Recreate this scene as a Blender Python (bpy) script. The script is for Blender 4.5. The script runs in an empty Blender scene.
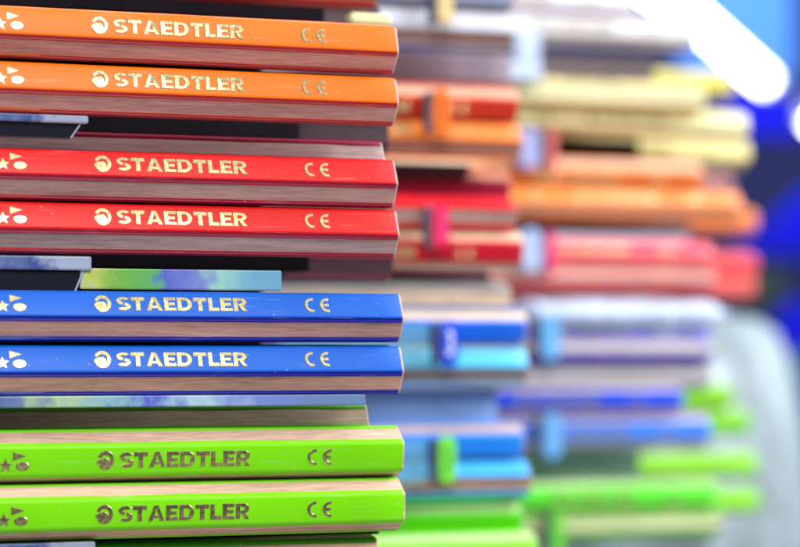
import bpy, bmesh, math, random
from mathutils import Vector, Matrix, noise
random.seed(7)
R = math.radians
scene = bpy.context.scene
C = scene.collection

# ------------------------------------------------------------------ camera
F_MM = 100.0
CAM = Vector((0, 0, 0.30))
YAW, PITCH = R(19.1), R(2.1)
cd = bpy.data.cameras.new('camera'); cam = bpy.data.objects.new('camera', cd); C.objects.link(cam)
cam.location = CAM
cam.rotation_euler = (R(90) + PITCH, 0, -YAW)
cd.lens = F_MM; cd.sensor_width = 36; cd.sensor_fit = 'HORIZONTAL'
cd.clip_start = 0.01; cd.clip_end = 50
cd.dof.use_dof = True; cd.dof.focus_distance = 0.290; cd.dof.aperture_fstop = 16.3
cd.dof.aperture_blades = 0
scene.camera = cam
# ------------------------------------------------------------------ world: pale light from above, dim at eye level
w = bpy.data.worlds.new('World'); scene.world = w; w.use_nodes = True
nt = w.node_tree; nt.nodes.clear()
out = nt.nodes.new('ShaderNodeOutputWorld'); bg = nt.nodes.new('ShaderNodeBackground')
tc = nt.nodes.new('ShaderNodeTexCoord'); sx = nt.nodes.new('ShaderNodeSeparateXYZ')
rp = nt.nodes.new('ShaderNodeValToRGB'); mr = nt.nodes.new('ShaderNodeMapRange')
mr.inputs['From Min'].default_value = -1; mr.inputs['From Max'].default_value = 1
nt.links.new(tc.outputs['Generated'], sx.inputs[0]); nt.links.new(sx.outputs['Z'], mr.inputs['Value'])
nt.links.new(mr.outputs[0], rp.inputs[0]); nt.links.new(rp.outputs[0], bg.inputs[0]); nt.links.new(bg.outputs[0], out.inputs[0])
e = rp.color_ramp.elements
e[0].position = 0.0; e[0].color = (0.88, 0.81, 0.80, 1)
e[1].position = 1.0; e[1].color = (0.95, 0.97, 1.0, 1)
x = rp.color_ramp.elements.new(0.32); x.color = (0.64, 0.59, 0.59, 1)
x = rp.color_ramp.elements.new(0.42); x.color = (0.04, 0.04, 0.05, 1)
x = rp.color_ramp.elements.new(0.62); x.color = (0.16, 0.16, 0.18, 1)
x = rp.color_ramp.elements.new(0.84); x.color = (0.30, 0.31, 0.33, 1)
x = rp.color_ramp.elements.new(0.92); x.color = (0.60, 0.62, 0.66, 1)
bg.inputs[1].default_value = 0.85
# ------------------------------------------------------------------ lamps
def area(name, loc, target, sx_, sy_, energy, col):
    l = bpy.data.lights.new(name, 'AREA'); l.shape = 'RECTANGLE'; l.size = sx_; l.size_y = sy_; l.energy = energy; l.color = col
    o = bpy.data.objects.new(name, l); C.objects.link(o); o.location = loc
    o.rotation_euler = (Vector(target) - Vector(loc)).to_track_quat('-Z', 'Y').to_euler()
    return o
area('shop_ceiling_light', (-0.15, -0.55, 1.15), (0.08, 0.33, 0.30), 0.9, 0.35, 14.0, (1.0, 0.97, 0.93))
area('aisle_fill', (0.95, 0.15, 0.95), (0.22, 0.5, 0.30), 0.6, 0.4, 20.0, (0.93, 0.96, 1.0))  # unseen fill, raised to brighten the second and third columns
area('back_fill', (0.9, 1.6, 1.6), (1.3, 3.2, 0.35), 0.8, 0.5, 60.0, (0.9, 0.95, 1.0))  # unseen fill added to brighten the far wall and banners
scene.view_settings.view_transform = 'Standard'; scene.view_settings.look = 'None'
scene.view_settings.exposure = 0.0; scene.view_settings.gamma = 1.0
scene.render.engine = 'CYCLES'

# ------------------------------------------------------------------ placement helper: a point at a given distance plane
MW = Matrix.Translation(CAM) @ cam.rotation_euler.to_matrix().to_4x4()
FPX = F_MM / 36.0 * 800
def at(px, py, Y):
    d = MW.to_3x3() @ Vector(((px - 400) / FPX, -(py - 273.5) / FPX, -1))
    t = (Y - CAM.y) / d.y
    return CAM + d * t

# ------------------------------------------------------------------ materials
def mat(name):
    m = bpy.data.materials.new(name); m.use_nodes = True
    return m, m.node_tree, m.node_tree.nodes['Principled BSDF']
def lin(c):
    return tuple(((v / 255) / 12.92 if v / 255 <= .04045 else ((v / 255 + .055) / 1.055) ** 2.4) for v in c) + (1,)
def noise_bump(nt, bs, scale, strength, dist, stretch=(1, 1, 1), detail=3):
    t = nt.nodes.new('ShaderNodeTexCoord'); mp = nt.nodes.new('ShaderNodeMapping'); mp.inputs['Scale'].default_value = stretch
    n = nt.nodes.new('ShaderNodeTexNoise'); n.inputs['Scale'].default_value = scale; n.inputs['Detail'].default_value = detail
    b = nt.nodes.new('ShaderNodeBump'); b.inputs['Strength'].default_value = strength; b.inputs['Distance'].default_value = dist
    nt.links.new(t.outputs['Object'], mp.inputs[0]); nt.links.new(mp.outputs[0], n.inputs[0]); nt.links.new(n.outputs[0], b.inputs['Height'])
    nt.links.new(b.outputs[0], bs.inputs['Normal'])
    return n
_mats = {}
def rand_coord(nt, k=.37):
    t = nt.nodes.new('ShaderNodeTexCoord'); oi = nt.nodes.new('ShaderNodeObjectInfo')
    m = nt.nodes.new('ShaderNodeMath'); m.operation = 'MULTIPLY'; m.inputs[1].default_value = k; nt.links.new(oi.outputs['Random'], m.inputs[0])
    cx = nt.nodes.new('ShaderNodeCombineXYZ'); nt.links.new(m.outputs[0], cx.inputs[0]); nt.links.new(m.outputs[0], cx.inputs[2])
    a = nt.nodes.new('ShaderNodeVectorMath'); a.operation = 'ADD'; nt.links.new(t.outputs['Object'], a.inputs[0]); nt.links.new(cx.outputs[0], a.inputs[1])
    return a.outputs[0]
def lacquer(c, rough=0.38, coat=0.14):
    k = ('lac', c, rough)
    if k in _mats: return _mats[k]
    m, nt, b = mat('lacquer')
    n = noise_bump(nt, b, 900, 0.25, 0.00003, (0.25, 1, 1), 4)
    r = nt.nodes.new('ShaderNodeValToRGB')
    base = lin(c)
    r.color_ramp.elements[0].position = .25; r.color_ramp.elements[0].color = tuple(v * .88 for v in base[:3]) + (1,)
    r.color_ramp.elements[1].position = .75; r.color_ramp.elements[1].color = tuple(min(1, v * 1.06) for v in base[:3]) + (1,)
    n2 = nt.nodes.new('ShaderNodeTexNoise'); n2.inputs['Scale'].default_value = 60; n2.inputs['Detail'].default_value = 5
    v = rand_coord(nt); nt.links.new(v, n2.inputs[0]); nt.links.new(n2.outputs[0], r.inputs[0])
    # dust specks and fine rub marks
    vo = nt.nodes.new('ShaderNodeTexVoronoi'); vo.inputs['Scale'].default_value = 900; vo.inputs['Randomness'].default_value = 1
    nt.links.new(v, vo.inputs['Vector'])
    sp = nt.nodes.new('ShaderNodeMapRange'); sp.inputs['From Min'].default_value = .16; sp.inputs['From Max'].default_value = .08
    nt.links.new(vo.outputs['Distance'], sp.inputs['Value'])
    mk = nt.nodes.new('ShaderNodeTexNoise'); mk.inputs['Scale'].default_value = 350; nt.links.new(v, mk.inputs[0])
    mkr = nt.nodes.new('ShaderNodeMapRange'); mkr.inputs['From Min'].default_value = .56; mkr.inputs['From Max'].default_value = .66
    nt.links.new(mk.outputs[0], mkr.inputs['Value'])
    mu = nt.nodes.new('ShaderNodeMath'); mu.operation = 'MULTIPLY'; nt.links.new(sp.outputs[0], mu.inputs[0]); nt.links.new(mkr.outputs[0], mu.inputs[1])
    ms = nt.nodes.new('ShaderNodeMapping'); ms.inputs['Scale'].default_value = (.06, 1, 1); ms.inputs['Rotation'].default_value = (0, 0, .04); nt.links.new(v, ms.inputs[0])
    sc = nt.nodes.new('ShaderNodeTexNoise'); sc.inputs['Scale'].default_value = 2200; sc.inputs['Detail'].default_value = 2; nt.links.new(ms.outputs[0], sc.inputs[0])
    scr = nt.nodes.new('ShaderNodeMapRange'); scr.inputs['From Min'].default_value = .64; scr.inputs['From Max'].default_value = .74; scr.inputs['To Max'].default_value = .35
    nt.links.new(sc.outputs[0], scr.inputs['Value'])
    mxm = nt.nodes.new('ShaderNodeMath'); mxm.operation = 'MAXIMUM'; nt.links.new(mu.outputs[0], mxm.inputs[0]); nt.links.new(scr.outputs[0], mxm.inputs[1])
    ml = nt.nodes.new('ShaderNodeMath'); ml.operation = 'MULTIPLY'; ml.inputs[1].default_value = .6; nt.links.new(mxm.outputs[0], ml.inputs[0])
    mc = nt.nodes.new('ShaderNodeMix'); mc.data_type = 'RGBA'; mc.inputs[7].default_value = tuple(min(1, v_ * .5 + .33) for v_ in base[:3]) + (1,)
    nt.links.new(ml.outputs[0], mc.inputs[0]); nt.links.new(r.outputs[0], mc.inputs[6]); nt.links.new(mc.outputs[2], b.inputs['Base Color'])
    rr = nt.nodes.new('ShaderNodeMapRange'); rr.inputs['To Min'].default_value = rough - .12; rr.inputs['To Max'].default_value = rough + .2
    nt.links.new(n2.outputs[0], rr.inputs['Value']); nt.links.new(rr.outputs[0], b.inputs['Roughness'])
    b.inputs['Coat Weight'].default_value = coat; b.inputs['Coat Roughness'].default_value = .3; b.inputs['Specular IOR Level'].default_value = .28
    _mats[k] = m; return m
def wood(c):
    k = ('wood', c)
    if k in _mats: return _mats[k]
    m, nt, b = mat('pencil_wood')
    base = lin(c)
    t = nt.nodes.new('ShaderNodeTexCoord'); oi = nt.nodes.new('ShaderNodeObjectInfo')
    off = nt.nodes.new('ShaderNodeVectorMath'); off.operation = 'ADD'
    sc = nt.nodes.new('ShaderNodeVectorMath'); sc.operation = 'SCALE'; sc.inputs['Scale'].default_value = 0.37
    cx = nt.nodes.new('ShaderNodeCombineXYZ')
    nt.links.new(oi.outputs['Random'], cx.inputs[0]); nt.links.new(oi.outputs['Random'], cx.inputs[1])
    nt.links.new(cx.outputs[0], sc.inputs[0]); nt.links.new(t.outputs['Object'], off.inputs[0]); nt.links.new(sc.outputs[0], off.inputs[1])
    mp = nt.nodes.new('ShaderNodeMapping'); mp.inputs['Scale'].default_value = (0.07, 1, 1)
    nt.links.new(off.outputs[0], mp.inputs[0])
    n = nt.nodes.new('ShaderNodeTexNoise'); n.inputs['Scale'].default_value = 3600; n.inputs['Detail'].default_value = 6; n.inputs['Roughness'].default_value = .65
    nt.links.new(mp.outputs[0], n.inputs[0])
    n2 = nt.nodes.new('ShaderNodeTexNoise'); n2.inputs['Scale'].default_value = 420; n2.inputs['Detail'].default_value = 3; n2.inputs['Distortion'].default_value = .6
    nt.links.new(mp.outputs[0], n2.inputs[0])
    r = nt.nodes.new('ShaderNodeValToRGB'); r.color_ramp.elements[0].position = .3; r.color_ramp.elements[1].position = .68
    r.color_ramp.elements[0].color = tuple(v * .42 for v in base[:3]) + (1,)
    r.color_ramp.elements[1].color = tuple(min(1, v * 1.22) for v in base[:3]) + (1,)
    mx = nt.nodes.new('ShaderNodeMath'); mx.operation = 'MULTIPLY_ADD'; mx.inputs[1].default_value = .55
    m3 = nt.nodes.new('ShaderNodeMath'); m3.operation = 'MULTIPLY'; m3.inputs[1].default_value = .45
    nt.links.new(n2.outputs[0], m3.inputs[0]); nt.links.new(n.outputs[0], mx.inputs[0]); nt.links.new(m3.outputs[0], mx.inputs[2])
    nt.links.new(mx.outputs[0], r.inputs[0]); nt.links.new(r.outputs[0], b.inputs['Base Color'])
    bp = nt.nodes.new('ShaderNodeBump'); bp.inputs['Strength'].default_value = .5; bp.inputs['Distance'].default_value = .00006
    nt.links.new(n.outputs[0], bp.inputs['Height']); nt.links.new(bp.outputs[0], b.inputs['Normal'])
    b.inputs['Roughness'].default_value = .62
    _mats[k] = m; return m
def simple(name, c, rough=.5, metal=0, coat=0, alpha=1, emit=0, trans=0, var=.08, scale=40):
    m, nt, b = mat(name)
    base = lin(c)
    n = nt.nodes.new('ShaderNodeTexNoise'); n.inputs['Scale'].default_value = scale; n.inputs['Detail'].default_value = 4
    t = nt.nodes.new('ShaderNodeTexCoord'); nt.links.new(t.outputs['Object'], n.inputs[0])
    r = nt.nodes.new('ShaderNodeValToRGB'); r.color_ramp.elements[0].position = .3; r.color_ramp.elements[1].position = .7
    r.color_ramp.elements[0].color = tuple(v * (1 - var) for v in base[:3]) + (1,)
    r.color_ramp.elements[1].color = tuple(min(1, v * (1 + var)) for v in base[:3]) + (1,)
    nt.links.new(n.outputs[0], r.inputs[0]); nt.links.new(r.outputs[0], b.inputs['Base Color'])
    b.inputs['Roughness'].default_value = rough; b.inputs['Metallic'].default_value = metal
    b.inputs['Coat Weight'].default_value = coat; b.inputs['Alpha'].default_value = alpha
    b.inputs['Transmission Weight'].default_value = trans
    if emit:
        b.inputs['Emission Color'].default_value = (1, 1, 1, 1) if emit > 1 else base; b.inputs['Emission Strength'].default_value = emit
    return m
def foil(c0=(.66, .56, .24), c1=(.92, .80, .44)):
    m, nt, b = mat('gold_foil' if c0[0] > .5 else 'shaded_foil')
    n = noise_bump(nt, b, 2000, .2, .00003)
    r = nt.nodes.new('ShaderNodeValToRGB'); r.color_ramp.elements[0].position = .35; r.color_ramp.elements[1].position = .6
    r.color_ramp.elements[0].color = c0 + (1,); r.color_ramp.elements[1].color = c1 + (1,)
    nt.links.new(n.outputs[0], r.inputs[0]); nt.links.new(r.outputs[0], b.inputs['Base Color'])
    b.inputs['Metallic'].default_value = .85; b.inputs['Roughness'].default_value = .24
    v = rand_coord(nt); w_ = nt.nodes.new('ShaderNodeTexNoise'); w_.inputs['Scale'].default_value = 2400; w_.inputs['Detail'].default_value = 3
    nt.links.new(v, w_.inputs[0]); mr_ = nt.nodes.new('ShaderNodeMapRange'); mr_.inputs['From Min'].default_value = .22; mr_.inputs['From Max'].default_value = .32; mr_.inputs['To Min'].default_value = .25
    nt.links.new(w_.outputs[0], mr_.inputs['Value']); nt.links.new(mr_.outputs[0], b.inputs['Alpha'])
    return m
FOIL = foil()
FOIL_DK = foil((.30, .27, .12), (.62, .54, .28)); FOIL_OR = foil((.30, .31, .17), (.60, .54, .32))  # the gold foil again, darkened for dim reflections on green and orange
LEAD = simple('graphite', (60, 58, 62), .4, .2)

# ------------------------------------------------------------------ object helpers
def new_obj(name, me, m, parent=None):
    if not me.materials: me.materials.append(m)
    o = bpy.data.objects.new(name, me); C.objects.link(o)
    if parent: o.parent = parent
    return o
def tag(o, label, cat, group=None, kind=None):
    if label: o['label'] = label
    if cat: o['category'] = cat
    if group: o['group'] = group
    if kind: o['kind'] = kind
    return o
def empty(name, loc, rot=(0, 0, 0)):
    o = bpy.data.objects.new(name, None); C.objects.link(o); o.empty_display_size = .005
    o.location = loc; o.rotation_euler = rot; return o
def mesh_bm(name, bm, smooth=False):
    me = bpy.data.meshes.new(name); bmesh.ops.recalc_face_normals(bm, faces=bm.faces); bm.to_mesh(me); bm.free()
    if smooth:
        for p in me.polygons: p.use_smooth = True
    return me
def box_me(name, x0, x1, y0, y1, z0, z1, bev=0.0004, seg=2):
    bm = bmesh.new(); bmesh.ops.create_cube(bm, size=1)
    for v in bm.verts:
        v.co = Vector((x0 + (v.co.x + .5) * (x1 - x0), y0 + (v.co.y + .5) * (y1 - y0), z0 + (v.co.z + .5) * (z1 - z0)))
    if bev: bmesh.ops.bevel(bm, geom=bm.edges[:], offset=bev, segments=seg, affect='EDGES', profile=.5)
    return mesh_bm(name, bm)

# ------------------------------------------------------------------ the pencil
FLAT = 0.0065                       # across the flats
RAD = FLAT / 2                      # apothem
RC = 0.00075                        # corner radius
BULGE = 0.00006
LEN = 0.155                         # hexagonal length, the sharpened cone follows
def hex_profile(apo, rc, n=6):
    """closed list of (y, z, key); key = (corner index) or face; face 0 looks to -Y"""
    pts = []
    cr = apo / math.cos(R(30))
    for k in range(6):
        ca = R(60 * k + 30)         # corner between face k and k+1; face k normal at angle 60k, measured from -Y towards +Z
        cc = (apo - rc) / math.cos(R(30))
        cy, cz = -math.cos(ca) * cc, math.sin(ca) * cc
        for i in range(n + 1):
            a = ca + R(-30 + 60 * i / n)
            pts.append((cy - math.cos(a) * rc, cz + math.sin(a) * rc))
    return pts
def body_mesh(name):
    """the wooden hexagon with an eased flat end at x = 0 and a sharpened cone at the far end"""
    bm = bmesh.new()
    rings = []
    def ring(x, apo, rc):
        return [bm.verts.new((x, p[0], p[1])) for p in hex_profile(apo, rc)]
    a = RAD - 0.00006
    rings.append(ring(0, a - .00022, RC * .6)); rings.append(ring(-.00008, a - .0001, RC * .8)); rings.append(ring(-.00024, a, RC))
    for i in range(1, 9): rings.append(ring(-.00024 - i * (LEN - .00024) / 8, a, RC))
    for t in (.25, .5, .75, 1.0):
        rings.append(ring(-LEN - .016 * t, a * (1 - t) + .0011 * t, RC * (1 - t) + .0010 * t))
    for r0, r1 in zip(rings, rings[1:]):
        n = len(r0)
        for i in range(n):
            bm.faces.new((r0[i], r0[(i + 1) % n], r1[(i + 1) % n], r1[i]))
    bm.faces.new(rings[0]); bm.faces.new(rings[-1])
    return mesh_bm(name, bm)
def lead_mesh(part=0):
    bm = bmesh.new()
    n = 20
    def ring(x, r): return [bm.verts.new((x, math.cos(2 * math.pi * i / n) * r, math.sin(2 * math.pi * i / n) * r)) for i in range(n)]
    # disc standing a hair proud of the cut end, and the point beyond the cone
    A = B = None
    if part == 0: A = [ring(.00004, .0013), ring(-.001, .0013)]
    else: B = [ring(-LEN - .0159, .00108), ring(-LEN - .0205, .0002)]
    for P in ((A, B)[part],):
        for i in range(n): bm.faces.new((P[0][i], P[0][(i + 1) % n], P[1][(i + 1) % n], P[1][i]))
        bm.faces.new(P[0]); bm.faces.new(P[1])
    return mesh_bm(('lead', 'lead_point')[part], bm)
def strip_mesh(name, wf=0.60):
    """three painted strips: faces 0, 2, 4 with the paint lapping round the corners over part of each wooden face"""
    bm = bmesh.new()
    s = 2 * RAD * math.tan(R(30))
    lap = (1 - wf) / 2 * s
    for k in (0, 2, 4):
        fa = R(60 * k)
        def frame(u, dpt, f):       # point on face f: u along the face, dpt out from the face
            a = R(60 * f)
            nrm = (-math.cos(a), math.sin(a)); tan = (math.sin(a), math.cos(a))
            return (nrm[0] * (RAD + dpt) + tan[0] * u, nrm[1] * (RAD + dpt) + tan[1] * u)
        prof = []
        # lower wooden face lap, corner, painted face, corner, upper lap
        prof.append(frame(s / 2 - lap, -.0002, k - 1)); prof.append(frame(s / 2 - lap, 0, k - 1))
        def corner(c):
            ca = R(60 * c + 30); cc = (RAD - RC) / math.cos(R(30)); res = []
            for i in range(9):
                a = ca + R(-30 + 60 * i / 8)
                res.append((-math.cos(ca) * cc - math.cos(a) * RC, math.sin(ca) * cc + math.sin(a) * RC))
            return res
        prof += corner(k - 1)
        hf = s / 2 - RC * math.tan(R(30))
        for i in range(1, 10):
            u = -hf * (1 - 2 * i / 10); prof.append(frame(u, BULGE * (1 - (u / hf) ** 2), k))
        prof += corner(k)
        prof.append(frame(-s / 2 + lap, 0, k + 1)); prof.append(frame(-s / 2 + lap, -.0002, k + 1))
        cols = []
        xs = [-.00030] + [-.0005 - i * (LEN - .0005) / 40 for i in range(41)]
        for j, xx in enumerate(xs):
            col = []
            for i, p in enumerate(prof):
                sh = 1.0 if j else .985
                jx = 0 if j > 1 else noise.noise(Vector((i * .8, k * 5.3, 1))) * .00011
                ww = 0
                if i in (0, 1, len(prof) - 2, len(prof) - 1):    # the paint edge wanders a little
                    ww = noise.noise(Vector((xx * 120, k * 3.1 + (i > 2) * 7, 0))) * .00009 + noise.noise(Vector((xx * 900, k * 2.1 + (i > 2) * 3, 5))) * .00004
                col.append(bm.verts.new((xx + jx, p[0] * sh, p[1] * sh + ww)))
            cols.append(col)
        for c0, c1 in zip(cols, cols[1:]):
            for i in range(len(prof) - 1):
                f = bm.faces.new((c0[i], c0[i + 1], c1[i + 1], c1[i])); f.smooth = True
    return mesh_bm(name, bm)

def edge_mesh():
    """a narrow darker line, shade put into the paint colour, along the lower border of the lettered face and of the wood below it"""
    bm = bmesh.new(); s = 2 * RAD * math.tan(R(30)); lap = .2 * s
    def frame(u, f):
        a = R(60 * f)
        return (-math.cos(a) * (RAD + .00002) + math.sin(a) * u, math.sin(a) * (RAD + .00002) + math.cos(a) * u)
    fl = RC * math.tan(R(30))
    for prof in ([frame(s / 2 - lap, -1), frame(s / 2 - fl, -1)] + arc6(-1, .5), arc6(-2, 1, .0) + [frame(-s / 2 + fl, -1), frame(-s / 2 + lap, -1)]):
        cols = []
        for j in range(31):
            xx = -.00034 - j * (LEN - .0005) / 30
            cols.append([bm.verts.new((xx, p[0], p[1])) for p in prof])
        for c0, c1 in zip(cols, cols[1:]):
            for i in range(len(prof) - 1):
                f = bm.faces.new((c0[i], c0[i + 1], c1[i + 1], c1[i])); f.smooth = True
    return mesh_bm('shaded_edge', bm)
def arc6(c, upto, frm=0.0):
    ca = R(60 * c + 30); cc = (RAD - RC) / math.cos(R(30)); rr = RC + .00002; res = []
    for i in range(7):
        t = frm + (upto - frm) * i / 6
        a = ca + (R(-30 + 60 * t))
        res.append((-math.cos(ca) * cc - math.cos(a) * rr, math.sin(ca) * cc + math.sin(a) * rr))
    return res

# ------------------------------------------------------------------ lettering pressed into the lacquer
def text_mesh(body, size, off, squeeze):
    cu = bpy.data.curves.new('txt', 'FONT'); cu.body = body; cu.size = size; cu.offset = off; cu.extrude = .00002; cu.bevel_depth = .00005; cu.bevel_resolution = 1
    cu.resolution_u = 4; cu.space_character = 1.02
    o = bpy.data.objects.new('txt', cu); C.objects.link(o)
    dg = bpy.context.evaluated_depsgraph_get(); me = bpy.data.meshes.new_from_object(o.evaluated_get(dg))
    bpy.data.objects.remove(o)
    return me
def arc_strip(bm, cx, cy, r, a0, a1, w, M, n=18, w1=None):
    prev = None
    for i in range(n + 1):
        t = i / n; a = R(a0 + (a1 - a0) * t); ww = w if w1 is None else w + (w1 - w) * t
        p = [bm.verts.new(M @ Vector((cx + math.cos(a) * (r + sgn * ww / 2), cy + math.sin(a) * (r + sgn * ww / 2), 0))) for sgn in (-1, 1)]
        if prev: bm.faces.new((prev[0], prev[1], p[1], p[0]))
        prev = p
def arc_ell(bm, cx, cy, rx, ry, a0, a1, w, M, n=14):
    prev = None
    for i in range(n + 1):
        a = R(a0 + (a1 - a0) * i / n)
        p = [bm.verts.new(M @ Vector((cx + math.cos(a) * (rx - q), cy + math.sin(a) * (ry - q * .82), 0))) for q in (w, 0)]
        if prev: bm.faces.new((prev[0], prev[1], p[1], p[0]))
        prev = p
def poly(bm, pts, M):
    bm.faces.new([bm.verts.new(M @ Vector((p[0], p[1], 0))) for p in pts])
def lettering_mesh():
    """built flat: x to the right from the pencil's end (negative), y up the face, then stood on face 0"""
    bm = bmesh.new()
    I = Matrix.Identity(4)
    cap = .00205
    # STAEDTLER
    T0, T1 = L_TXT
    H = 1.0; w = .29; z = [0]
    widths = {'S': .90, 'T': .86, 'A': 1.04, 'E': .76, 'D': .94, 'L': .70, 'R': .90}
    word = 'STAEDTLER'; gap = .075
    tot = sum(widths[c] for c in word) + gap * (len(word) - 1) - .07
    kx = (T1 - T0) / tot; x_ = 0.0
    for c in word:
        W = widths[c]
        def MM():
            z[0] += 1
            return Matrix.Translation((T0, -cap / 2, .000002 * (z[0] % 5))) @ Matrix.Diagonal((kx, cap, 1, 1)) @ Matrix.Translation((x_, 0, 0))
        def P(*pts): poly(bm, pts, MM())
        def A_(cx, cy, rx, ry, a0, a1):
            arc_ell(bm, cx, cy, rx, ry, a0, a1, w, MM())
        if c == 'T': P((0, 1), (0, 1 - w), (W / 2 - w / 2, 1 - w), (W / 2 - w / 2, 0), (W / 2 + w / 2, 0), (W / 2 + w / 2, 1 - w), (W, 1 - w), (W, 1))
        elif c == 'L': P((0, 1), (0, 0), (W, 0), (W, w * .9), (w, w * .9), (w, 1))
        elif c == 'E':
            v = w * .82; P((0, 1), (0, 0), (W, 0), (W, v), (w, v), (w, .5 - v / 2), (W * .9, .5 - v / 2), (W * .9, .5 + v / 2), (w, .5 + v / 2), (w, 1 - v), (W, 1 - v), (W, 1))
        elif c == 'A':
            P((0, 0), (W / 2 - w * .5, 1), (W / 2 + w * .5, 1), (W / 2, .72), (w * 1.05, 0))
            P((W, 0), (W - w * 1.05, 0), (W / 2, .72), (W / 2 + w * .5, 1))
            P((w * .9, .18), (w * 1.2, .38), (W - w * 1.2, .38), (W - w * .9, .18))
        elif c == 'D':
            P((0, 0), (0, 1), (w, 1), (w, 0))
            P((w, 0), (w, w * .85), (W * .5, w * .85), (W * .5, 0)); P((w, 1 - w * .85), (w, 1), (W * .5, 1), (W * .5, 1 - w * .85))
            A_(W * .47, .5, W * .53, .5, -90, 90)
        elif c == 'R':
            P((0, 0), (0, 1), (w, 1), (w, 0)); P((w, 1 - w * .8), (w, 1), (W * .55, 1), (W * .55, 1 - w * .8)); P((w, .36), (w, .56), (W * .55, .56), (W * .55, .36))
            A_(W * .55, .68, W * .42, .32, -90, 90)
            P((W * .38, .38), (W * .68, .40), (W, 0), (W - w * 1.15, 0))
        elif c == 'S':
            A_(W * .5, .70, W * .5, .30, 28, 262); A_(W * .5, .30, W * .5, .30, 82, -152)
        x_ += W + gap - (.07 if c == 'S' else 0)
    # CE mark
    c0, c1 = L_CE; h = .00108; wd = .00042
    rr = h - wd / 2
    arc_strip(bm, c0 + h, 0, rr, 78, 282, wd, I)
    ex = c1 - .0006
    arc_strip(bm, ex, 0, rr, 78, 282, wd, I)
    poly(bm, [(ex - rr + wd * .4, -wd / 2), (ex + .0001, -wd / 2), (ex + .0001, wd / 2), (ex - rr + wd * .4, wd / 2)], Matrix.Translation((0, 0, .000003)))
    # helmeted head emblem: a heavy crest curling over a small face
    g0, g1 = L_HEAD; gx = (g0 + g1) / 2; rx = (g1 - g0) / 2
    S = Matrix.Translation((gx, 0, 0)) @ Matrix.Diagonal((rx, .00128, 1, 1))
    arc_strip(bm, 0, 0, .76, 160, -150, .44, S, 26, .48)
    poly(bm, [(-.50, .20), (.10, .26), (.40, .02), (.50, -.50), (-.10, -.62), (-.50, -.56), (-1.0, -.36), (-.98, -.02)], Matrix.Translation((0, 0, .000003)) @ S)
    # triangle, dot and star
    q = L_ICON; u = .00095
    poly(bm, [(q - .0021, .00008), (q - .0021, .00125), (q - .00035, .00072)], I)
    arc = [(q - .00085 + math.cos(2 * math.pi * i / 20) * u * .92, -.00062 + math.sin(2 * math.pi * i / 20) * u * .62) for i in range(20)]
    poly(bm, arc, I)
    st = []
    for i in range(10):
        rr_ = .0010 if i % 2 == 0 else .00045; a = R(90 + 36 * i)
        st.append((q - .0030 + math.cos(a) * rr_, -.00050 + math.sin(a) * rr_))
    poly(bm, st, I)
    bmesh.ops.recalc_face_normals(bm, faces=bm.faces)
    for f in bm.faces:
        if f.normal.z < 0: f.normal_flip()
    # every stroke gets a sloped rim so the foil looks stamped
    for v in bm.verts: v.co.z += .00002
    rim = [v for v in bm.verts if v.is_boundary]
    bmesh.ops.inset_region(bm, faces=bm.faces[:], thickness=.00006, depth=0, use_boundary=True, use_even_offset=True)
    for v in rim: v.co.z -= .00006
    for v in bm.verts:      # flat (x, y, z) -> face 0 of the pencil: outward is -Y, up is +Z
        X, Yy, Z = v.co
        v.co = Vector((X, -(RAD + .00004 + BULGE * (1 - min(1, (Yy / .0015) ** 2)) + Z), Yy))
    out = bpy.data.meshes.new('lettering'); bm.to_mesh(out); bm.free()
    return out
YA = .2848; END_A = at(396, 304, .281).x
def along(px): return at(px, 304, .2815).x - END_A
L_TXT = (along(108), along(239.5)); L_CE = (along(297), along(324.5)); L_HEAD = (along(85.5), along(103)); L_ICON = along(17.5)

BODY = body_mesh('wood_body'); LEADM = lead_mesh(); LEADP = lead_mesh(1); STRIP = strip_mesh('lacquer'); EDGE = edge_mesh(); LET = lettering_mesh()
def copy_me(me, m):
    k = (me.name, m.name)
    if k not in _mats:
        c = me.copy(); c.materials.clear(); c.materials.append(m); _mats[k] = c
    return _mats[k]
def pencil(px, py, Y, roll, paint, wd, label, group, letter=True, coat=.14, rough=.38, edge=None, slide=0):
    """root Empty on the pencil's axis at its flat end"""
    p = at(px, py, Y)
    root = empty('pencil', p, (-R(roll), 0, 0))
    tag(root, label, 'pencil', group)
    new_obj('lacquer', copy_me(STRIP, lacquer(paint, rough, coat)), None, root)
    new_obj('wood_body', copy_me(BODY, wood(wd)), None, root)
    new_obj('lead', copy_me(LEADM, LEAD), None, root)
    new_obj('lead_point', copy_me(LEADP, LEAD), None, root)
    if edge: new_obj('shaded_edge', copy_me(EDGE, lacquer(edge, rough, coat)), None, root)  # darker edge colour carries the shade of the lapped paint
    if letter: new_obj('lettering', copy_me(LET, FOIL_DK if paint == GR else FOIL_OR if paint == OR else FOIL), None, root).location = (slide + random.uniform(-.00018, .00018), 0, random.uniform(-.00008, .00008))
    return root

OR, RE, BL, GR = (243, 113, 0), (212, 16, 14), (0, 92, 200), (124, 226, 0)
W_PUR, W_GRY, W_BRN, W_TAN = (230, 176, 170), (206, 176, 172), (228, 178, 162), (220, 182, 158)
GA = 'pencils stacked sharp in the front column'
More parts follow.
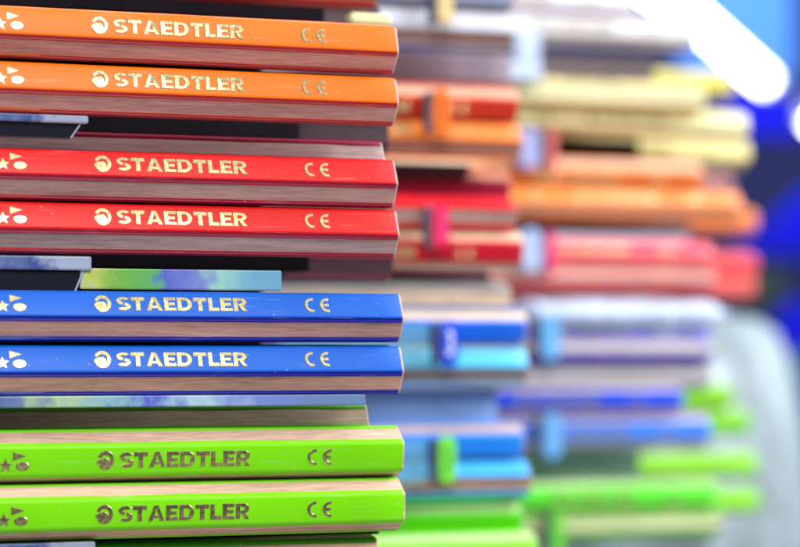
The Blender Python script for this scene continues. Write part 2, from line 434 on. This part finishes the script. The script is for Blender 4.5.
# ---- front column
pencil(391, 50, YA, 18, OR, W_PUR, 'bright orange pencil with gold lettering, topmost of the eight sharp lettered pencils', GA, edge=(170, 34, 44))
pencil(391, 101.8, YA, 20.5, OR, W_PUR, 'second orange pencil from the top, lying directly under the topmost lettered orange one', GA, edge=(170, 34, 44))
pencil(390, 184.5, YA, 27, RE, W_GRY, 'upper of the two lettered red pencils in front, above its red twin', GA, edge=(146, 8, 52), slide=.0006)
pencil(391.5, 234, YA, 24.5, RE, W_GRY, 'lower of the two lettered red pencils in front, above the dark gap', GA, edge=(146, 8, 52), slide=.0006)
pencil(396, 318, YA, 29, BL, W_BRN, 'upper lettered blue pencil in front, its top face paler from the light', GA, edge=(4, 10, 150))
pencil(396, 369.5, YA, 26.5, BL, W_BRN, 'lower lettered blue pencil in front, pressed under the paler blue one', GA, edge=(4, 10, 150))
pencil(397, 452, YA + .0012, -7, GR, W_TAN, 'upper lime green lettered pencil in front, foil letters darkened as shade', GA)
pencil(398, 504, YA, -3, GR, W_TAN, 'lower lime green lettered pencil in front, lettering catching light along its foot', GA)
# ---- loose ones just behind the front column
GB = 'pencils tucked just behind the front column'
pencil(372, -13, YA + .022, 28, (190, 40, 40), (190, 120, 90), 'dark reddish pencil cut off by the top edge above the orange pencils', GB, False)
pencil(378, 166, YA + .0085, 90, (170, 20, 70), W_GRY, 'shorter crimson pencil showing its wooden face behind the upper lettered red pencil', GB, False)
pencil(362, 425, YA + .0085, 84, (90, 170, 10), (206, 170, 146), 'shorter green pencil showing brown wood behind the upper lime green pencil', GB, False)
pencil(372, 558, YA + .003, 84, (70, 150, 20), (220, 180, 150), 'brown wooden-faced pencil along the bottom edge under the lower lime pencil', GB, False)

GR_ = 'pencils with shade put into their colour, recessed in the dark gaps'  # colours darkened to stand in for the shade of the gaps
pencil(374, 24, YA + .047, 62, (84, 44, 62), (92, 66, 78), 'pencil darkened to mauve as shade, recessed in the gap above the topmost orange pencil', GR_, False)
pencil(383, 137, YA + .047, 66, (96, 34, 58), (72, 50, 60), 'pencil darkened to plum as shade, recessed in the gap between orange and red pencils', GR_, False)
pencil(387, 262, YA + .047, 40, (110, 34, 62), (84, 58, 68), 'pencil darkened to wine colour as shade, recessed in the gap between red and blue pencils', GR_, False)

# ---- second column
YB = .3838
G2 = 'slightly blurred pencils of the second column'
WHT = (206, 208, 222)
pencil(508, -3, YB, -8, (150, 158, 190), (170, 140, 140), 'grey blue pencil at the top edge of the second column', G2, False)
pencil(508, 32, YB, 22, WHT, (176, 140, 130), 'pale lavender white pencil near the top of the second column', G2, False)
pencil(513, 106, YB, -24, (214, 50, 22), (240, 190, 160), 'deep orange red pencil with peach wood on top behind the orange tab', G2)
pencil(516, 143, YB, 30, (240, 130, 50), (180, 132, 120), 'lighter orange pencil under the deep orange red one in second column', G2)
pencil(505, 190, YB + .008, -12, (170, 16, 60), (238, 168, 130), 'dark crimson pencil set back between orange and red of second column', G2, False)
pencil(510, 217, YB, 54, (214, 28, 40), (168, 146, 138), 'red pencil with broad grey wooden face behind the pink tab', G2, False)
pencil(518, 250, YB, -14, (206, 14, 44), (246, 214, 180), 'crimson pencil showing its gold conformity mark in second column', G2)
pencil(505, 301, YB + .002, 66, (150, 150, 150), (224, 196, 170), 'grey brown pencil set back above the bright blue second column pencil', G2, False)
pencil(521, 328, YB, -16, (0, 104, 236), (248, 214, 170), 'strong blue pencil with cream wood top beside the blue numbered tab', G2, False)
pencil(522, 366, YB, 30, (84, 196, 246), (170, 130, 110), 'light cyan pencil under the strong blue one in second column', G2, False)
pencil(518, 441, YB, -12, (24, 140, 255), (206, 176, 150), 'azure pencil behind the green numbered tab in second column', G2, False)
pencil(525, 479, YB - .001, 48, (60, 170, 240), (196, 150, 120), 'sky blue pencil with tan wooden face under the azure one', G2, False)
pencil(517, 521, YB, -4, (80, 200, 0), (190, 220, 150), 'mid green pencil under the sky blue one in second column', G2, False)
pencil(531, 550, YB - .004, -2, (136, 240, 40), (200, 220, 160), 'light green pencil at the foot of the second column', G2, False)

# ---- third column
YC = .4688
G3 = 'blurred pencils of the third column'
for px, py, r, c, wd, lab, dy in [
    (630, 6, 10, (232, 232, 240), (234, 210, 220), 'white lavender pencil at the very top of the third column', 0),
    (692, 36, 8, (234, 235, 242), (210, 196, 206), 'white lavender pencil second from the top of third column', 0),
    (700, 100, 62, (236, 222, 156), (240, 230, 190), 'dull straw coloured pencil topmost of the yellow ones', 0),
    (742, 127, 8, (255, 246, 186), (226, 212, 160), 'pale yellow pencil sticking out in the middle of the yellow ones', .004),
    (744, 154, 4, (250, 238, 164), (230, 214, 150), 'soft yellow pencil set back at the bottom of the yellow ones', .022),
    (697, 177, -20, (244, 130, 60), (255, 206, 176), 'shorter peach orange pencil with pale wood in third column', 0),
    (735, 207, 28, (250, 140, 50), (244, 180, 150), 'longer orange pencil under the peach one in third column', 0),
    (706, 257, 30, (246, 70, 92), (255, 180, 170), 'pinkish red pencil on top of pink wood in third column', 0),
    (709, 277, 60, (216, 30, 60), (244, 196, 180), 'red pencil turned to its broad pink wooden face in third column', 0),
    (708, 347, 62, (96, 70, 210), (255, 236, 208), 'beige faced pencil with violet edges in third column', 0),
    (706, 375, 60, (150, 150, 168), (206, 200, 204), 'grey faced pencil under the violet edged one', .002),
    (678, 400, 6, (6, 66, 214), (250, 222, 196), 'short deep blue pencil in lower third column', 0),
    (705, 430, 2, (60, 130, 244), (214, 190, 196), 'light blue pencil under the deep blue one in third column', 0),
    (712, 494, 8, (90, 230, 50), (220, 210, 180), 'bright green pencil in lower third column above beige wood', 0),
    (716, 521, 64, (100, 190, 60), (226, 214, 180), 'beige faced green pencil near the bottom of third column', 0),
]:
    pencil(px, py, YC + dy, r, c, wd, lab, G3)
YD = .560
G4 = 'pencil ends furthest back'
for px, py, r, c, wd, lab in [
    (730, 86, 0, (226, 214, 90), (226, 220, 150), 'yellow green pencil end furthest back under the bright lamp'),
    (752, 222, 10, (246, 130, 50), (240, 170, 130), 'orange pencil end furthest back beside the blue background'),
    (728, 186, 60, (170, 110, 110), (190, 140, 140), 'dusky pink pencil end furthest back above the orange end'),
    (752, 266, 4, (238, 70, 80), (240, 140, 130), 'coral red pencil end furthest back, upper of two'),
    (750, 287, 4, (240, 96, 96), (240, 150, 140), 'coral red pencil end furthest back, lower of two'),
    (728, 396, 0, (130, 222, 20), (190, 200, 140), 'lime pencil end furthest back beside the short deep blue pencil'),
    (745, 422, 0, (120, 224, 10), (190, 200, 140), 'lime pencil end furthest back beside the light blue pencil'),
    (752, 464, 6, (140, 232, 30), (190, 200, 140), 'long lime pencil end furthest back above the reddish gap'),
    (754, 500, 4, (136, 236, 20), (190, 200, 140), 'brightest lime pencil end furthest back near bottom right'),
]:
    pencil(px, py, YD, r, c, wd, lab, G4, False)

# ------------------------------------------------------------------ shelves of the rack, and dark plates added for the shade in the gaps
BLK = simple('black_gap_shade', (26, 21, 28), .85, var=.25)  # black of the plates that stand in for shade between the rows
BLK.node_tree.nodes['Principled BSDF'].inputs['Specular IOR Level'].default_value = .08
DUSK = simple('dusk_gap_shade', (112, 100, 104), .5)  # this and the two mauves: shadow between rows as plate colour
MAUV2 = simple('plum_gap_shade', (84, 58, 78), .5)
MAUV = simple('mauve_gap_shade', (186, 174, 188), .5, var=.1)
STEEL = simple('steel_blue_plastic', (140, 172, 214), .4, var=.1)
def shelf(px0, px1, py0, py1, Y0, Y1, m, label, pxr=390):
    """a plate lying along X: py measured where it meets column px pxr"""
    a = at(pxr, py0, Y0); b = at(pxr, py1, Y0); xl = at(px0, py0, Y0).x; xr = at(px1, py0, Y0).x
    c = Vector((xr, (Y0 + Y1) / 2, b.z))
    me = box_me('shelf', xl - c.x, 0, Y0 - c.y, Y1 - c.y, 0, a.z - b.z, .0003)
    o = new_obj('shelf', me, m); o.location = c
    tag(o, label, 'shelf', 'shelves between the pencil colours'); return o
shelf(-520, 325, 9, 26, .322, .341, BLK, 'black plate put in as shade above the topmost lettered orange pencil')
shelf(-520, 300, 125, 143, .315, .341, BLK, 'black plate put in as shade between the front orange and red pencils')
shelf(-520, 310, 256, 272, .312, .341, BLK, 'black plate put in as shade between the front red and blue pencils')
shelf(-520, 380, 530.5, 534, .288, .36, BLK, 'thin black plate put in as shade under the lower lime green pencil')
DK2 = simple('deep_plum_shade', (50, 32, 46), .7, var=.15)
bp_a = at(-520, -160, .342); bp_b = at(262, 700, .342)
o = new_obj('dark_backing', box_me('dark_backing', bp_a.x - bp_b.x, 0, 0, .003, 0, bp_a.z - bp_b.z, .0005), BLK); o.location = bp_b
tag(o, 'black sheet added behind the front column to darken its narrow gaps', 'board')  # backing added only to make the gaps dark
shelf(300, 512, 55, 82, .392, .44, MAUV, 'dusky plate put in as shade between the pale and orange pencils of second column', 500)
shelf(300, 470, 165, 177, .388, .44, MAUV2, 'dark plate put in as shade between orange and red pencils of second column', 500)
shelf(300, 490, 271, 283, .392, .43, MAUV2, 'dim plum plate put in as shade under the crimson second column pencil', 500)
shelf(300, 497, 388, 424, .386, .45, STEEL, 'steel blue shelf block between the two blue pairs of second column', 500)
shelf(450, 655, 56, 88, .470, .53, DUSK, 'dark plate put in as shade over the straw yellow pencils', 600)
shelf(450, 640, 139, 164, .476, .49, BLK, 'dark plate put in as shade between yellow and peach orange pencils', 600)
shelf(450, 690, 219, 233, .476, .53, DUSK, 'dusky plate put in as shade under the longer orange pencil of third column', 600)
shelf(450, 690, 233.5, 246, .470, .53, simple('pale_lavender_plastic', (206, 206, 232), .5), 'pale lavender shelf strip over the pinkish red third column pencil', 600)
shelf(450, 640, 446, 480, .476, .53, simple('dark_green_plastic', (176, 206, 186), .4), 'dark green shelf block over the bright green pencil of third column', 600)

# ------------------------------------------------------------------ clear trays and printed cards in the gaps
def bands(name, cols, x0, x1):
    m, nt, b = mat(name)
    t = nt.nodes.new('ShaderNodeTexCoord'); s = nt.nodes.new('ShaderNodeSeparateXYZ'); r = nt.nodes.new('ShaderNodeValToRGB')
    mr = nt.nodes.new('ShaderNodeMapRange'); mr.inputs['From Min'].default_value = x0; mr.inputs['From Max'].default_value = x1
    n = nt.nodes.new('ShaderNodeTexNoise'); n.inputs['Scale'].default_value = 500; n.inputs['Detail'].default_value = 3; ad = nt.nodes.new('ShaderNodeMath'); ad.operation = 'MULTIPLY_ADD'
    ad.inputs[1].default_value = .20
    nt.links.new(t.outputs['Object'], s.inputs[0]); nt.links.new(t.outputs['Object'], n.inputs[0]); nt.links.new(s.outputs[0], mr.inputs[0])
    nt.links.new(n.outputs[0], ad.inputs[0]); nt.links.new(mr.outputs[0], ad.inputs[2]); nt.links.new(ad.outputs[0], r.inputs[0])
    el = r.color_ramp.elements
    while len(el) > 1: el.remove(el[-1])
    el[0].position = cols[0][0]; el[0].color = lin(cols[0][1])
    for p, c in cols[1:]:
        q = el.new(p); q.color = lin(c)
    nt.links.new(r.outputs[0], b.inputs['Base Color']); b.inputs['Roughness'].default_value = .35
    return m
def strip_thing(name, px0, px1, py0, py1, Y0, Y1, m, label, cat, pxr=390):
    a = at(pxr, py0, Y0); b = at(pxr, py1, Y0); xl = at(px0, py0, Y0).x; xr = at(px1, py0, Y0).x
    me = box_me(name, xl - xr, 0, Y0 - (Y0 + Y1) / 2, Y1 - (Y0 + Y1) / 2, 0, a.z - b.z, .0002)
    o = new_obj(name, me, m); o.location = (xr, (Y0 + Y1) / 2, b.z); tag(o, label, cat); return o, xl - xr
w_card = at(282, 280, .2885).x - at(80, 280, .2885).x
strip_thing('printed_card', 80, 282, 272, 292, .2840, .2844,
            bands('printed_card', [(0, (190, 224, 230)), (.10, (170, 190, 230)), (.16, (196, 214, 110)), (.3, (120, 190, 84)), (.46, (104, 190, 104)), (.52, (96, 112, 216)), (.70, (130, 150, 216)), (.78, (160, 220, 210)), (.97, (120, 180, 215))], -w_card, 0),
            'narrow printed card, green then violet then aqua, above the upper blue pencil', 'card')
w_card2 = at(362, 400, .2880).x - at(-100, 400, .2880).x
strip_thing('printed_card', -100, 366, 394, 405, .2826, .2830,
            bands('printed_card', [(0, (60, 84, 140)), (.22, (70, 96, 160)), (.36, (110, 136, 180)), (.42, (180, 210, 160)), (.54, (140, 190, 205)), (.62, (90, 100, 210)), (.72, (180, 215, 230)), (.86, (120, 140, 220)), (.97, (110, 140, 190))], -w_card2, 0),
            'narrow bluish white printed card strip under the lower lettered blue pencil', 'card')
def clear_tray(px1, py0, py1, Y, label, depth=.03):
    """a shallow clear tray seen edge-on: lip, floor and slanted end"""
    a = at(px1, py0, Y); b = at(px1, py1, Y)
    root = empty('clear_tray', (a.x, Y, b.z)); tag(root, label, 'tray')
    h = a.z - b.z; L = .10
    lip = new_obj('lip', box_me('lip', -L, 0, 0, .0016, h * .62, h, .0003), bands('blue_plastic', [(0, (30, 40, 90)), (.4, (44, 64, 150)), (.55, (90, 112, 170)), (.65, (44, 60, 150)), (.82, (70, 96, 170)), (.88, (110, 130, 180)), (.95, (60, 86, 160)), (1, (170, 186, 215))], -.05, 0), root)
    m = simple('smoky_plastic', (26, 28, 44), .25, coat=.4)
    bm = bmesh.new()
    pr = [(-L, h * .58), (-.0004, h * .58), (-.0022, 0), (-L, 0)]
    f = [bm.verts.new((p[0], .0006, p[1])) for p in pr]; g = [bm.verts.new((p[0], .003, p[1])) for p in pr]
    bm.faces.new(f); bm.faces.new(g)
    for i in range(4): bm.faces.new((f[i], f[(i + 1) % 4], g[(i + 1) % 4], g[i]))
    new_obj('front_wall', mesh_bm('front_wall', bm), m, root)
    bm = bmesh.new()
    v = [bm.verts.new(p) for p in [(-.0004, .0004, h), (-.0001, .0004, h), (-.0021, .0003, 0), (-.0024, .0003, 0)]]
    bm.faces.new(v); bmesh.ops.solidify(bm, geom=bm.faces[:], thickness=.0002)
    new_obj('bright_edge', mesh_bm('bright_edge', bm), simple('clear_edge', (205, 220, 240), .2), root)
clear_tray(89, 115, 138, .2835, 'blue edged plastic tray end in the gap under the second orange pencil')
clear_tray(92, 256, 294, .2835, 'blue edged plastic tray end in the gap under the lower red pencil')
clear_tray(96, 541, 565, .2835, 'blue edged plastic tray end at the bottom left corner')
# pale yellow tab above the top orange pencil
a = at(392, 26, .318); b = at(351, 12, .318)
tb = empty('paper_tab', (b.x, .318, a.z)); tag(tb, 'pale glowing yellow tab sticking up behind the topmost orange pencil', 'tab')
new_obj('yellow_face', box_me('yellow_face', 0, a.x - b.x, 0, .003, 0, b.z - a.z, .0006, 3), simple('pale_yellow_plastic', (250, 252, 190), .4), tb)
new_obj('rear_strip', box_me('rear_strip', .0004, a.x - b.x - .0004, .003, .005, -.006, .0005, .0003), simple('pale_yellow_plastic', (225, 225, 170), .4), tb)

# ------------------------------------------------------------------ numbered tabs clipped to the second and third columns
def capsule_me(name, w_, h_, d, seg=14):
    bm = bmesh.new()
    r = w_ / 2; pts = []
    for i in range(seg + 1): a_ = math.pi * i / seg; pts.append((math.cos(a_) * r, h_ / 2 - r + math.sin(a_) * r))
    for i in range(seg + 1): a_ = math.pi + math.pi * i / seg; pts.append((math.cos(a_) * r, -h_ / 2 + r + math.sin(a_) * r))
    f = [bm.verts.new((p[0], 0, p[1])) for p in pts]
    face = bm.faces.new(f)
    ex = bmesh.ops.extrude_face_region(bm, geom=[face])
    for v in ex['geom']:
        if isinstance(v, bmesh.types.BMVert): v.co.y += d
    bmesh.ops.bevel(bm, geom=[e_ for e_ in bm.edges if all(abs(v.co.y) < 1e-6 for v in e_.verts)], offset=.0004, segments=2, affect='EDGES')
    return mesh_bm(name, bm)
SLV = simple('clear_sleeve', (150, 225, 240), .15, alpha=.26, coat=.5)
def numbered_tab(px, py, Y, hpx, wpx, col, ncol, label, sleeve=True, dig='3'):
    p = at(px, py, Y); sc = (at(px + 1, py, Y) - at(px, py, Y)).x
    scz = (at(px, py - 1, Y) - at(px, py, Y)).z
    h_ = hpx * scz; w_ = wpx * sc
    root = empty('numbered_tab', p); tag(root, label, 'tab', 'numbered plastic tabs')
    new_obj('tab_face', capsule_me('tab_face', w_, h_, .0012), simple('tab_plastic', col, .4, coat=.3), root)
    new_obj('grey_edge', box_me('grey_edge', -w_ * .5 - .0009, -w_ * .30, .0006, .0034, -h_ * .46, h_ * .44, .0004), simple('grey_edge', (96, 102, 126), .4), root)
    if ncol:
        cu = text_mesh(dig, .0052, .00012, 1)
        zs = [v.co.y for v in cu.vertices]; xs = [v.co.x for v in cu.vertices]
        cx, cz = (max(xs) + min(xs)) / 2, (max(zs) + min(zs)) / 2
        for v in cu.vertices: v.co = Vector(((v.co.x - cx) * .55, -.0001 - v.co.z, (v.co.y - cz) * h_ * .55 / .0038))
        new_obj('numeral', cu, simple('numeral_paint', ncol, .5), root)
    if sleeve:
        new_obj('clear_sleeve', box_me('clear_sleeve', -w_ * .5 - .030, -w_ * .5 - .0018, .0010, .0016, -h_ * .5, h_ * .42, .0002), SLV, root)
YT = YB - .0068
numbered_tab(442, 111, YT, 46, 18, (250, 128, 40), (206, 90, 50), 'orange tab with grey edge on the deep orange red pencil', False)
numbered_tab(441, 226, YT, 46, 17, (240, 40, 90), (232, 70, 160), 'pink red tab with grey edge over the grey wooden face', False)
numbered_tab(450, 343, YT, 46, 18, (20, 76, 236), (236, 246, 255), 'blue tab with pale number three on the strong blue pencil')
numbered_tab(448, 460, YT, 48, 18, (130, 240, 70), (80, 190, 90), 'lime tab with darker number three on the azure pencil')
numbered_tab(446, 4, YT, 40, 16, (238, 214, 150), None, 'cream tab cut by the top edge on the grey blue pencil', False)
YT3 = YC - .0068
numbered_tab(530, 148, YT3, 42, 21, (172, 176, 226), None, 'lavender grey tab with reddish rim beside the yellow pencils', False)
numbered_tab(532, 250, YT3, 44, 21, (180, 200, 244), None, 'pale blue tab beside the pinkish red third column pencil', False)
numbered_tab(551, 252, YT3 + .002, 44, 8, (240, 60, 130), None, 'narrow magenta tab beside the pale blue one', False)
numbered_tab(551, 338, YT3, 46, 18, (110, 188, 250), None, 'light blue tab over the beige faced third column pencil', False)
numbered_tab(553, 436, YT3, 46, 18, (112, 184, 250), None, 'light blue tab over the light blue third column pencil', False)
numbered_tab(558, 533, YT3, 46, 12, (110, 220, 60), None, 'green tab at the bottom edge of the third column', False)
ic = empty('clear_clip', at(516, 72, YT3)); tag(ic, 'pale icy blue plastic clip beside the white pencils', 'clip')
ICE = simple('icy_plastic', (206, 224, 255), .3, coat=.4)
new_obj('foot', box_me('foot', -.0075, .0065, 0, .003, -.0018, .0022, .0009, 3), ICE, ic)
new_obj('stem', box_me('stem', .0002, .0062, .0004, .0028, .0022, .0095, .0008, 3), ICE, ic)
numbered_tab(553, 150, YT3 + .002, 44, 8, (236, 120, 110), None, 'narrow salmon tab beside the lavender grey one', False)

# ------------------------------------------------------------------ crumpled clear bag behind the far pencils
def bag():
    bm = bmesh.new()
    c = at(668, 460, .66); p1 = at(782, 304, .66)
    hx, hz, hy = p1.x - c.x, p1.z - c.z, .04
    bmesh.ops.create_uvsphere(bm, u_segments=160, v_segments=100, radius=1)
    def se(v, n): return math.copysign(abs(v) ** n, v)
    for v in bm.verts:
        x_, y_, z_ = v.co
        r = (abs(x_) ** 4.5 + abs(y_) ** 2.5 + abs(z_) ** 4.5) ** (1 / 4.0)
        q = v.co / max(r, 1e-6)
        v.co = Vector((q.x * hx, q.y * hy, q.z * hz))
        n = noise.fractal(Vector((v.co.x * 45, v.co.y * 30, v.co.z * 9)), 1.0, 2.0, 5)
        v.co += v.co.normalized() * n * .009
    o = new_obj('plastic_bag', mesh_bm('plastic_bag', bm, True), simple('frosted_plastic', (186, 206, 214), .4, coat=.1, trans=.35, var=.14, scale=14))
    o.location = c; tag(o, 'large frosted pale blue plastic bag behind the pencil ends at right', 'bag')
bag()
# pale blue plastic sheet bunched up over the third column's blue pencils
a = at(512, 299, YC - .003); b = at(738, 328, YC - .003)
bm = bmesh.new(); nx, ny = 90, 20
W_ = b.x - a.x; H_ = a.z - b.z
grid = []
for i in range(nx + 1):
    col = []
    for j in range(ny):
        u = i / nx; an = 2 * math.pi * j / ny
        ed = min(1, 8 * min(u, 1 - u) + .15)
        rz = H_ * .5 * (1 + .35 * noise.noise(Vector((u * 7, 1, 0)))) * ed; ry = .007 * ed
        n_ = noise.noise(Vector((u * 26, math.cos(an) * 1.4, math.sin(an) * 1.4))) * .08 + 1
        col.append(bm.verts.new((W_ * (u - .5), .005 + math.cos(an) * ry * n_, math.sin(an) * rz * n_)))
    grid.append(col)
for c0, c1 in zip(grid, grid[1:]):
    for j in range(ny): bm.faces.new((c0[j], c0[(j + 1) % ny], c1[(j + 1) % ny], c1[j]))
bm.faces.new(grid[0]); bm.faces.new(grid[-1])
o = new_obj('plastic_wrap', mesh_bm('plastic_wrap', bm, True), simple('frosted_plastic', (200, 218, 255), .3, coat=.4))
o.location = ((a.x + b.x) / 2, YC - .003, (a.z + b.z) / 2); tag(o, 'pale blue plastic wrap bunched under the red pencils of third column', 'plastic wrap')

# ------------------------------------------------------------------ the shop far behind
def far_box(name, px0, px1, py0, py1, Y, m, label, cat, depth=.1, skew=0, struct=False):
    a = at(px0, py0, Y); b = at(px1, py1, Y)
    c = Vector(((a.x + b.x) / 2, Y, b.z))
    bm = bmesh.new(); W_, H_ = (b.x - a.x) / 2, a.z - b.z
    sk = skew * H_
    pr = [(-W_, 0), (W_, 0), (W_ + sk, H_), (-W_ + sk, H_)]
    f = [bm.verts.new((p[0], 0, p[1])) for p in pr]; g = [bm.verts.new((p[0], depth, p[1])) for p in pr]
    bm.faces.new(f); bm.faces.new(g)
    for i in range(4): bm.faces.new((f[i], f[(i + 1) % 4], g[(i + 1) % 4], g[i]))
    bmesh.ops.bevel(bm, geom=bm.edges[:], offset=.004, segments=2, affect='EDGES')
    o = new_obj(name, mesh_bm(name, bm), m); o.location = c
    if struct: o['kind'] = 'structure'
    else: tag(o, label, cat)
    return o
far_box('wall', -900, 1900, -900, 1500, 4.0, simple('navy_wall', (28, 38, 96), .7, scale=3), '', '', .05, 0, True)
BLU = simple('vivid_blue', (0, 6, 180), .4, scale=6)
far_box('blue_banner', 728, 800, 92, 138, 2.4, BLU, 'vivid blue banner just under the bright lamp', 'banner', .03)
far_box('blue_banner', 735, 900, 178, 258, 2.6, BLU, 'slanted vivid blue banner right of the orange pencil ends', 'banner', .03, 1.3)
far_box('blue_banner', 778, 880, 300, 352, 2.2, BLU, 'vivid blue banner at the right edge beside the frosted bag', 'banner', .03, .3)
far_box('dark_crate', 745, 792, 264, 310, 2.1, simple('dark_green', (30, 44, 40), .6), 'dark greenish box between the two blue banners', 'box', .03, -.3)
far_box('display_counter', 740, 960, 352, 640, 2.5, simple('grey_blue', (52, 84, 116), .6, scale=8), 'grey blue counter at lower right behind the frosted bag', 'counter', .3)
far_box('pale_panel', 690, 796, -60, 80, 3.0, simple('pale_blue_panel', (80, 140, 236), .5, emit=.16, scale=3), 'pale blue panel behind the bright lamp at upper right', 'panel', .05)  # no lamp: a weak glow is put into the pale panel
def tube_lamp(p0, p1, Y, rad, label, power=14):
    A, B = at(*p0, Y), at(*p1, Y)
    root = empty('tube_lamp', (A + B) / 2); tag(root, label, 'lamp', 'glowing ceiling lamps')
    d = (B - A); L = d.length; rot = d.to_track_quat('X', 'Z').to_euler(); root.rotation_euler = rot
    bm = bmesh.new(); bmesh.ops.create_cone(bm, cap_ends=True, segments=24, radius1=rad, radius2=rad, depth=L, matrix=Matrix.Rotation(R(90), 4, 'Y'))
    new_obj('tube', mesh_bm('tube', bm, True), simple('lamp_glow', (255, 255, 255), .5, emit=power), root)
    new_obj('fixture', box_me('fixture', -L / 2 - .02, L / 2 + .02, rad * .2, rad * 1.6, rad * .9, rad * 1.5, .004), simple('fixture_white', (225, 232, 245), .4), root)
    for s in (-1, 1):
        new_obj('end_cap', box_me('end_cap', s * L / 2 - (.012 if s < 0 else -.001), s * L / 2 + (.012 if s > 0 else -.001), -rad, rad, -rad, rad, .004), simple('cap_white', (200, 210, 230), .4), root)
tube_lamp((690, 14), (766, 82), 2.4, .010, 'long bright white lamp slanting down at upper right')
tube_lamp((604, -44), (660, -4), 2.4, .010, 'bright white lamp cut by the top edge left of the slanting one')
tube_lamp((812, 118), (840, 140), 2.4, .010, 'small bright lamp cut by the right edge')
